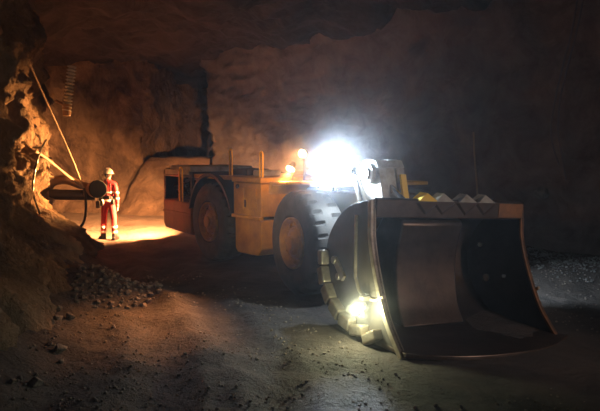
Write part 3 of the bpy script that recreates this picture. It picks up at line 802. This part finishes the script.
# reflective tape follows the body rings
def band(c, rx, ry, h, name='reflective_band', mat=None, tilt=0.0):
    mb = MB(); n = 28
    lo_, hi_ = [], []
    rings = []
    for (rr, zz) in ((1.0, -h / 2), (1.05, -h / 2), (1.05, h / 2), (1.0, h / 2)):
        rings.append([mb.bm.verts.new((c[0] + rx * rr * math.cos(2 * math.pi * k / n), c[1] + ry * rr * math.sin(2 * math.pi * k / n), c[2] + zz + tilt * math.cos(2 * math.pi * k / n))) for k in range(n)])
    for j in range(4):
        for k in range(n): mb.bm.faces.new((rings[j][k], rings[(j + 1) % 4][k], rings[(j + 1) % 4][(k + 1) % n], rings[j][(k + 1) % n]))
    return wk(mb, name, mat or M['tape'], parent=worker)
band((0, 0, 1.245), 0.165, 0.125, 0.045)
band((0, 0, 1.03), 0.166, 0.132, 0.04)
band((0, 0, 1.105), 0.160, 0.125, 0.075, 'tool_belt', M['belt'])
for s in (-1, 1):
    band((s * 0.1455, -0.013, 0.335), 0.080, 0.080, 0.05)
    band((s * 0.1485, -0.012, 0.205), 0.077, 0.077, 0.05)
band((0.235, -0.026, 1.235), 0.063, 0.063, 0.04)
band((0.243, -0.015, 1.08), 0.058, 0.058, 0.035)
for s in (-1, 1):
    mb = MB(); mb.box((s * 0.1, -0.123, 1.36), (0.035, 0.012, 0.24)); wk(mb, 'shoulder_strap', M['belt'], 0.004)
mb = MB(); mb.box((-0.15, -0.10, 1.0), (0.12, 0.09, 0.22)); wk(mb, 'belt_pouch', M['belt'], 0.02)
mb = MB(); mb.box((0.15, -0.07, 0.99), (0.08, 0.07, 0.15)); wk(mb, 'belt_pouch', M['belt'], 0.02)
mb = MB(); mb.box((0.06, -0.11, 1.11), (0.05, 0.06, 0.10)); wk(mb, 'lamp_battery', M['belt'], 0.01)
mb = MB(); mb.cyl((-0.10, -0.15, 1.06), (-0.06, -0.155, 0.96), 0.02, n=12); wk(mb, 'tool_handle', M['tape'])
mb = MB(); mb.tube([(0.03, -0.135, 1.14), (0.02, -0.14, 1.35), (0.015, -0.12, 1.55), (0.01, -0.13, 1.74)], 0.007, 8, 5); wk(mb, 'lamp_cable', M['belt'])
for s in (-1, 1):                                    # boots
    mb = MB()
    a = R(55) if s < 0 else R(-8)
    q = Matrix.Translation((s * 0.15, -0.01, 0)) @ Matrix.Rotation(a, 4, 'Z')
    for (yy, zz, sx, sy, sz) in ((0.0, 0.10, 0.072, 0.075, 0.10), (0.08, 0.055, 0.052, 0.10, 0.052), (0.14, 0.045, 0.05, 0.06, 0.042), (-0.03, 0.05, 0.052, 0.06, 0.05)):
        bmesh.ops.create_uvsphere(mb.bm, u_segments=16, v_segments=10, radius=1, matrix=q @ Matrix.Translation((0, yy, zz)) @ Matrix.Diagonal((sx, sy, sz, 1)))
    bmesh.ops.create_cube(mb.bm, size=1, matrix=q @ Matrix.Translation((0, 0.055, 0.012)) @ Matrix.Diagonal((0.095, 0.28, 0.024, 1)))
    wk(mb, 'boot', M['boot'])

# ------------------------------------------------------------------ pipe boom by the pillar
def at(px, py, Y):
    """world point that the photograph shows at (px, py) at distance Y"""
    s = 620.0
    cx, cy = (px - 300) / s, (205.5 - py) / s
    c, sn = math.cos(R(4.66)), math.sin(R(4.66))
    dx, dy, dz = cx, c + cy * sn, -sn + cy * c
    t = Y / dy
    return Vector((dx * t, Y, CAM_H + dz * t))
boom = empty('pipe_boom', at(60, 196, 14.9))
tag(boom, 'dark steel pipe boom with round black end drum sticking out of left rock', 'pipe')
B0 = boom.location.copy()
def rel(p): return Vector(p) - B0
mb = MB(); mb.cyl(rel(at(30, 194, 14.6)), rel(at(95, 195.5, 15.0)), 0.125, n=24); mb.build('pipe', M['black'], boom, smooth=True)
mb = MB(); mb.tube([rel(at(44, 194, 14.7)), rel(at(52, 183, 14.75)), rel(at(64, 179.5, 14.85)), rel(at(76, 183, 14.95)), rel(at(90, 188, 15.0))], lambda t: 0.115 - 0.02 * abs(2 * t - 1), 14, 7); mb.build('elbow_hose', M['hose_b'], boom, smooth=True)
d0, d1 = rel(at(88, 190, 15.35)), rel(at(98.5, 189, 14.7))
ax = (d1 - d0).normalized()
mb = MB(); mb.cyl(d0 - ax * 0.1, d1 - ax * 0.06, 0.14, 0.215, n=32); mb.build('drum', M['hose_b'], boom, 0.015, True)
mb = MB(); mb.cyl(d1 - ax * 0.06, d1, 0.218, 0.205, n=32); mb.build('drum_cap', M['void'], boom, 0.01)
mb = MB(); mb.cyl(rel(at(40, 196, 14.55)), rel(at(46, 196, 14.65)), 0.2, n=20); mb.build('flange', M['hose_b'], boom, 0.02)
pd = at(98, 204.5, 14.75)
mb = MB(); mb.box(rel(pd), (0.09, 0.06, 0.17)); mb.cyl(rel(pd) + Vector((0, 0, .08)), rel(pd) + Vector((0, 0.03, .22)), 0.012, n=8); mb.build('pendant', M['black'], boom, 0.01)
mb = MB(); mb.cyl(rel(at(48, 205, 14.65)), rel(at(50, 198, 14.7)), 0.10, 0.13, n=14); mb.build('support_bracket', M['hose_b'], boom, 0.02)

def line(name, pts, r, mat, label, cat, group=None, sm=6):
    P = [at(*p) for p in pts]; c = P[0].copy()
    mb = MB(); mb.tube([p - c for p in P], r, 8, sm)
    o = mb.build(name, mat, None, smooth=True); o.location = c
    return tag(o, label, cat, group)
line('cable', [(20, 40, 12.2), (36, 78, 12.9), (55, 120, 13.6), (72, 158, 14.2), (83, 187, 14.7)], 0.016, M['cable'], 'long thin cable slanting from the roof down past the rock to the drum', 'cable')
line('cable', [(35, 151, 12.7), (47, 159, 13.3), (64, 173, 14.1), (83, 188, 14.75)], 0.032, M['cable'], 'short pale cable running from bright rock face down to the drum', 'cable')
line('hose', [(84, 188, 14.72), (86, 205, 14.8), (84.5, 220, 14.9), (79, 228, 15.0), (72, 229.5, 15.1), (60, 230, 15.2)], 0.034, M['hose'], 'black hose hanging in a loop below the pipe beside the person', 'hose')
line('hose', [(40, 214, 12.4), (33, 192, 12.6), (35, 170, 12.7), (40, 152, 12.9), (46, 140, 13.3)], 0.022, M['hose'], 'thin dark hose looping up the bright rock face at left', 'hose')
line('shadow_strip', [(60, 237, 15.4), (75, 239.5, 15.4), (90, 240.5, 15.5), (104, 243.5, 15.6)], 0.02, M['hose'], 'thin dark cable lying on the floor left of the person', 'cable')  # dark tube added where the person's shadow falls

# ribbed hose on the pillar's edge
P0, P1 = at(72, 66, 14.2), at(66.5, 113, 14.1)
rh = empty('ribbed_hose', P1)
tag(rh, 'short ribbed tube hanging high at the edge of the left rock', 'hose')
mb = MB()
n = 84
mb.tube([P0 - P1 + (P1 - P0) * (i / n) for i in range(n + 1)], lambda t: 0.082 + 0.024 * math.sin(t * 14 * 2 * math.pi), 14); mb.build('ribbed_tube', M['grey'], rh, smooth=True)
mb = MB(); mb.cyl(at(56, 101, 14.2) - P1, at(67, 106, 14.1) - P1, 0.035, n=10); mb.cyl(at(67, 104, 14.1) - P1, at(66.5, 116, 14.1) - P1, 0.09, n=16); mb.build('bracket', M['hose_b'], rh, 0.01)

# ------------------------------------------------------------------ on the right wall
def wall_y(px, off=0.12):
    """distance at which the view column px meets the right wall"""
    k = (px - 300) / 620.0
    for (x0, y0), (x1, y1) in zip(RIGHT_LINE[:-1], RIGHT_LINE[1:]):
        den = (x1 - x0) - k * (y1 - y0)
        if abs(den) < 1e-6: continue
        t = (k * y0 - x0) / den
        if 0 <= t <= 1:
            y = y0 + t * (y1 - y0)
            if y > 0.5: return y - off
    return 13.0
def wline(name, pts, r, mat, label, cat, off=0.3, group=None):
    return line(name, [(a, b, wall_y(a, off)) for a, b in pts], r, mat, label, cat, group)
wline('wall_cable', [(578, -5), (572, 30), (563, 65), (555, 100), (551, 130), (554, 150), (559, 165)], 0.02, M['cable_g'], 'left of the two thin cables curving down the dark right rock face', 'cable')
wline('wall_cable', [(584, -5), (577, 30), (568, 65), (560, 100), (558, 130), (561, 150), (566, 180)], 0.02, M['cable_g'], 'right of the two thin cables curving down the dark right rock face', 'cable')
wline('hanging_wire', [(473.5, 132), (474.5, 155), (476.5, 180), (478.5, 210)], 0.022, M['cable'], 'thin pale wire hanging on the rock face behind the bucket', 'wire', off=0.6)
p = at(542, 193, wall_y(542, 0.10))
mb = MB()
bmesh.ops.create_icosphere(mb.bm, subdivisions=3, radius=1)
for v in mb.bm.verts:
    k = 1 + 0.18 * fbm(v.co * 1.7, 3); v.co = Vector((v.co.x * 0.21 * k, v.co.y * 0.16 * k, v.co.z * 0.13 * k))
o = mb.build('protruding_rock', M['gravel'], None, smooth=True); o.location = p; o.rotation_euler = (0, 0, R(-50))
tag(o, 'pale lump of rock jutting from the dark wall right of the bucket', 'rock')

# ------------------------------------------------------------------ stones
def stone_mesh(seed):
    rnd = random.Random(seed); bm = bmesh.new()
    pts = [Vector((rnd.gauss(0, 1), rnd.gauss(0, 1), rnd.gauss(0, 1))).normalized() * rnd.uniform(.75, 1.1) for _ in range(16)]
    vs_ = [bm.verts.new((p.x, p.y * 0.85, p.z * 0.7)) for p in pts]
    r = bmesh.ops.convex_hull(bm, input=vs_)
    bmesh.ops.delete(bm, geom=[e for e in r['geom_interior'] if isinstance(e, bmesh.types.BMVert)], context='VERTS')
    bmesh.ops.bevel(bm, geom=bm.edges[:], offset=0.06, segments=1, affect='EDGES')
    bmesh.ops.recalc_face_normals(bm, faces=bm.faces[:])
    me = bpy.data.meshes.new('rubble_rock'); bm.to_mesh(me); bm.free(); me.materials.append(M['stone'])
    return me
STM = [stone_mesh(i) for i in range(7)]
rnd = random.Random(11)
PLACED = []
def put_stone(name, x, y, r, label, group, sink=0.35):
    if any((x - a) ** 2 + (y - b) ** 2 < (0.93 * (r + c)) ** 2 for a, b, c in PLACED): return
    if name != 'loose_stone' and seg_dist(x, y, LEFT_LINE) < 0.75: return
    PLACED.append((x, y, r))
    o = bpy.data.objects.new(name, rnd.choice(STM)); COL.objects.link(o)
    o.scale = (r, r, r); o.rotation_euler = (rnd.uniform(-.5, .5), rnd.uniform(-.5, .5), rnd.uniform(0, 6.28))
    o.location = (x, y, gz(x, y) + r * (0.7 - sink))
    return tag(o, label, 'rock', group)
for k in range(1500):
    a = rnd.uniform(0, 6.283); q = math.sqrt(rnd.random())
    x = -3.30 + 1.0 * q * math.cos(a); y = 10.0 + 1.08 * q * math.sin(a)
    put_stone('rubble_rock', x, y, rnd.choice((0.035, 0.045, 0.05, 0.06, 0.075)), 'angular brown rock in the rubble heap at the foot of the left rock', 'rocks of the rubble heap')
for k in range(60):
    y = rnd.uniform(5.5, 12.5); lx = -3.75 - (y - 6) * 0.2
    x = lx + abs(rnd.gauss(0.5, 0.35)) + 0.3
    put_stone('talus_rock', x, y, rnd.choice((0.04, 0.05, 0.07, 0.09)), 'small rock fallen along the base of the dark left wall', 'rocks along the left wall')
for k in range(90):
    y = rnd.uniform(4.3, 8.0); x = rnd.uniform(-0.46, 0.46) * y
    if 0.9 < x < 4.0 and y > 6.2: continue
    put_stone('loose_stone', x, y, rnd.choice((0.014, 0.018, 0.022, 0.03)), 'small loose stone on the muddy floor in front of the loader', 'loose stones in the foreground')

# gravel strewn along the right wall: uncountable
bm = bmesh.new()
for k in range(4500):
    t = rnd.uniform(0.0, 1.0)
    x0, y0, dx, dy = poly_at([(2.0, 17.7), (6.3, 12.9), (9.0, 9.6)], t)
    d = abs(rnd.gauss(0.2, 0.6)) + 0.15
    x, y = x0 + dy * d, y0 - dx * d
    r = rnd.choice((0.012, 0.016, 0.02, 0.028))
    m = Matrix.Translation((x, y, gz(x, y) + r * 0.3)) @ Matrix.Rotation(rnd.uniform(0, 6), 4, 'Z') @ Matrix.Rotation(rnd.uniform(0, 1), 4, 'X') @ Matrix.Diagonal((r, r * rnd.uniform(.7, 1.2), r * .7, 1))
    bmesh.ops.create_icosphere(bm, subdivisions=1, radius=1, matrix=m)
me = bpy.data.meshes.new('gravel'); bm.to_mesh(me); bm.free(); me.materials.append(M['gravel'])
o = bpy.data.objects.new('gravel', me); COL.objects.link(o)
tag(o, 'grey gravel strewn along the foot of the right rock wall', 'gravel', kind='stuff')

# small grit and crumbs of rock trodden into the muddy floor: uncountable
bm = bmesh.new()
for k in range(4200):
    y = 4.2 + 8.0 * rnd.random() ** 1.5; x = rnd.uniform(-0.5, 0.5) * y
    if seg_dist(x, y, [(-1.4, 14.8), (1.1, 10.6), (2.5, 7.6)]) < 1.75: continue
    if math.hypot(x + 3.3, y - 10.0) < 1.25: continue
    if fbm(Vector((x * 0.9, y * 0.9, 3)), 3) < -0.15: continue
    if seg_dist(x, y, LEFT_LINE) < 0.8: continue
    r = rnd.choice((0.008, 0.010, 0.014, 0.02))
    m = Matrix.Translation((x, y, gz(x, y) + r * 0.3)) @ Matrix.Rotation(rnd.uniform(0, 6), 4, 'Z') @ Matrix.Rotation(rnd.uniform(0, 1), 4, 'X') @ Matrix.Diagonal((r, r * rnd.uniform(.7, 1.2), r * .75, 1))
    bmesh.ops.create_icosphere(bm, subdivisions=1, radius=1, matrix=m)
me = bpy.data.meshes.new('grit'); bm.to_mesh(me); bm.free(); me.materials.append(M['stone'])
o = bpy.data.objects.new('grit', me); COL.objects.link(o)
tag(o, 'grit and crumbs of rock trodden into the muddy floor in front', 'gravel', kind='stuff')
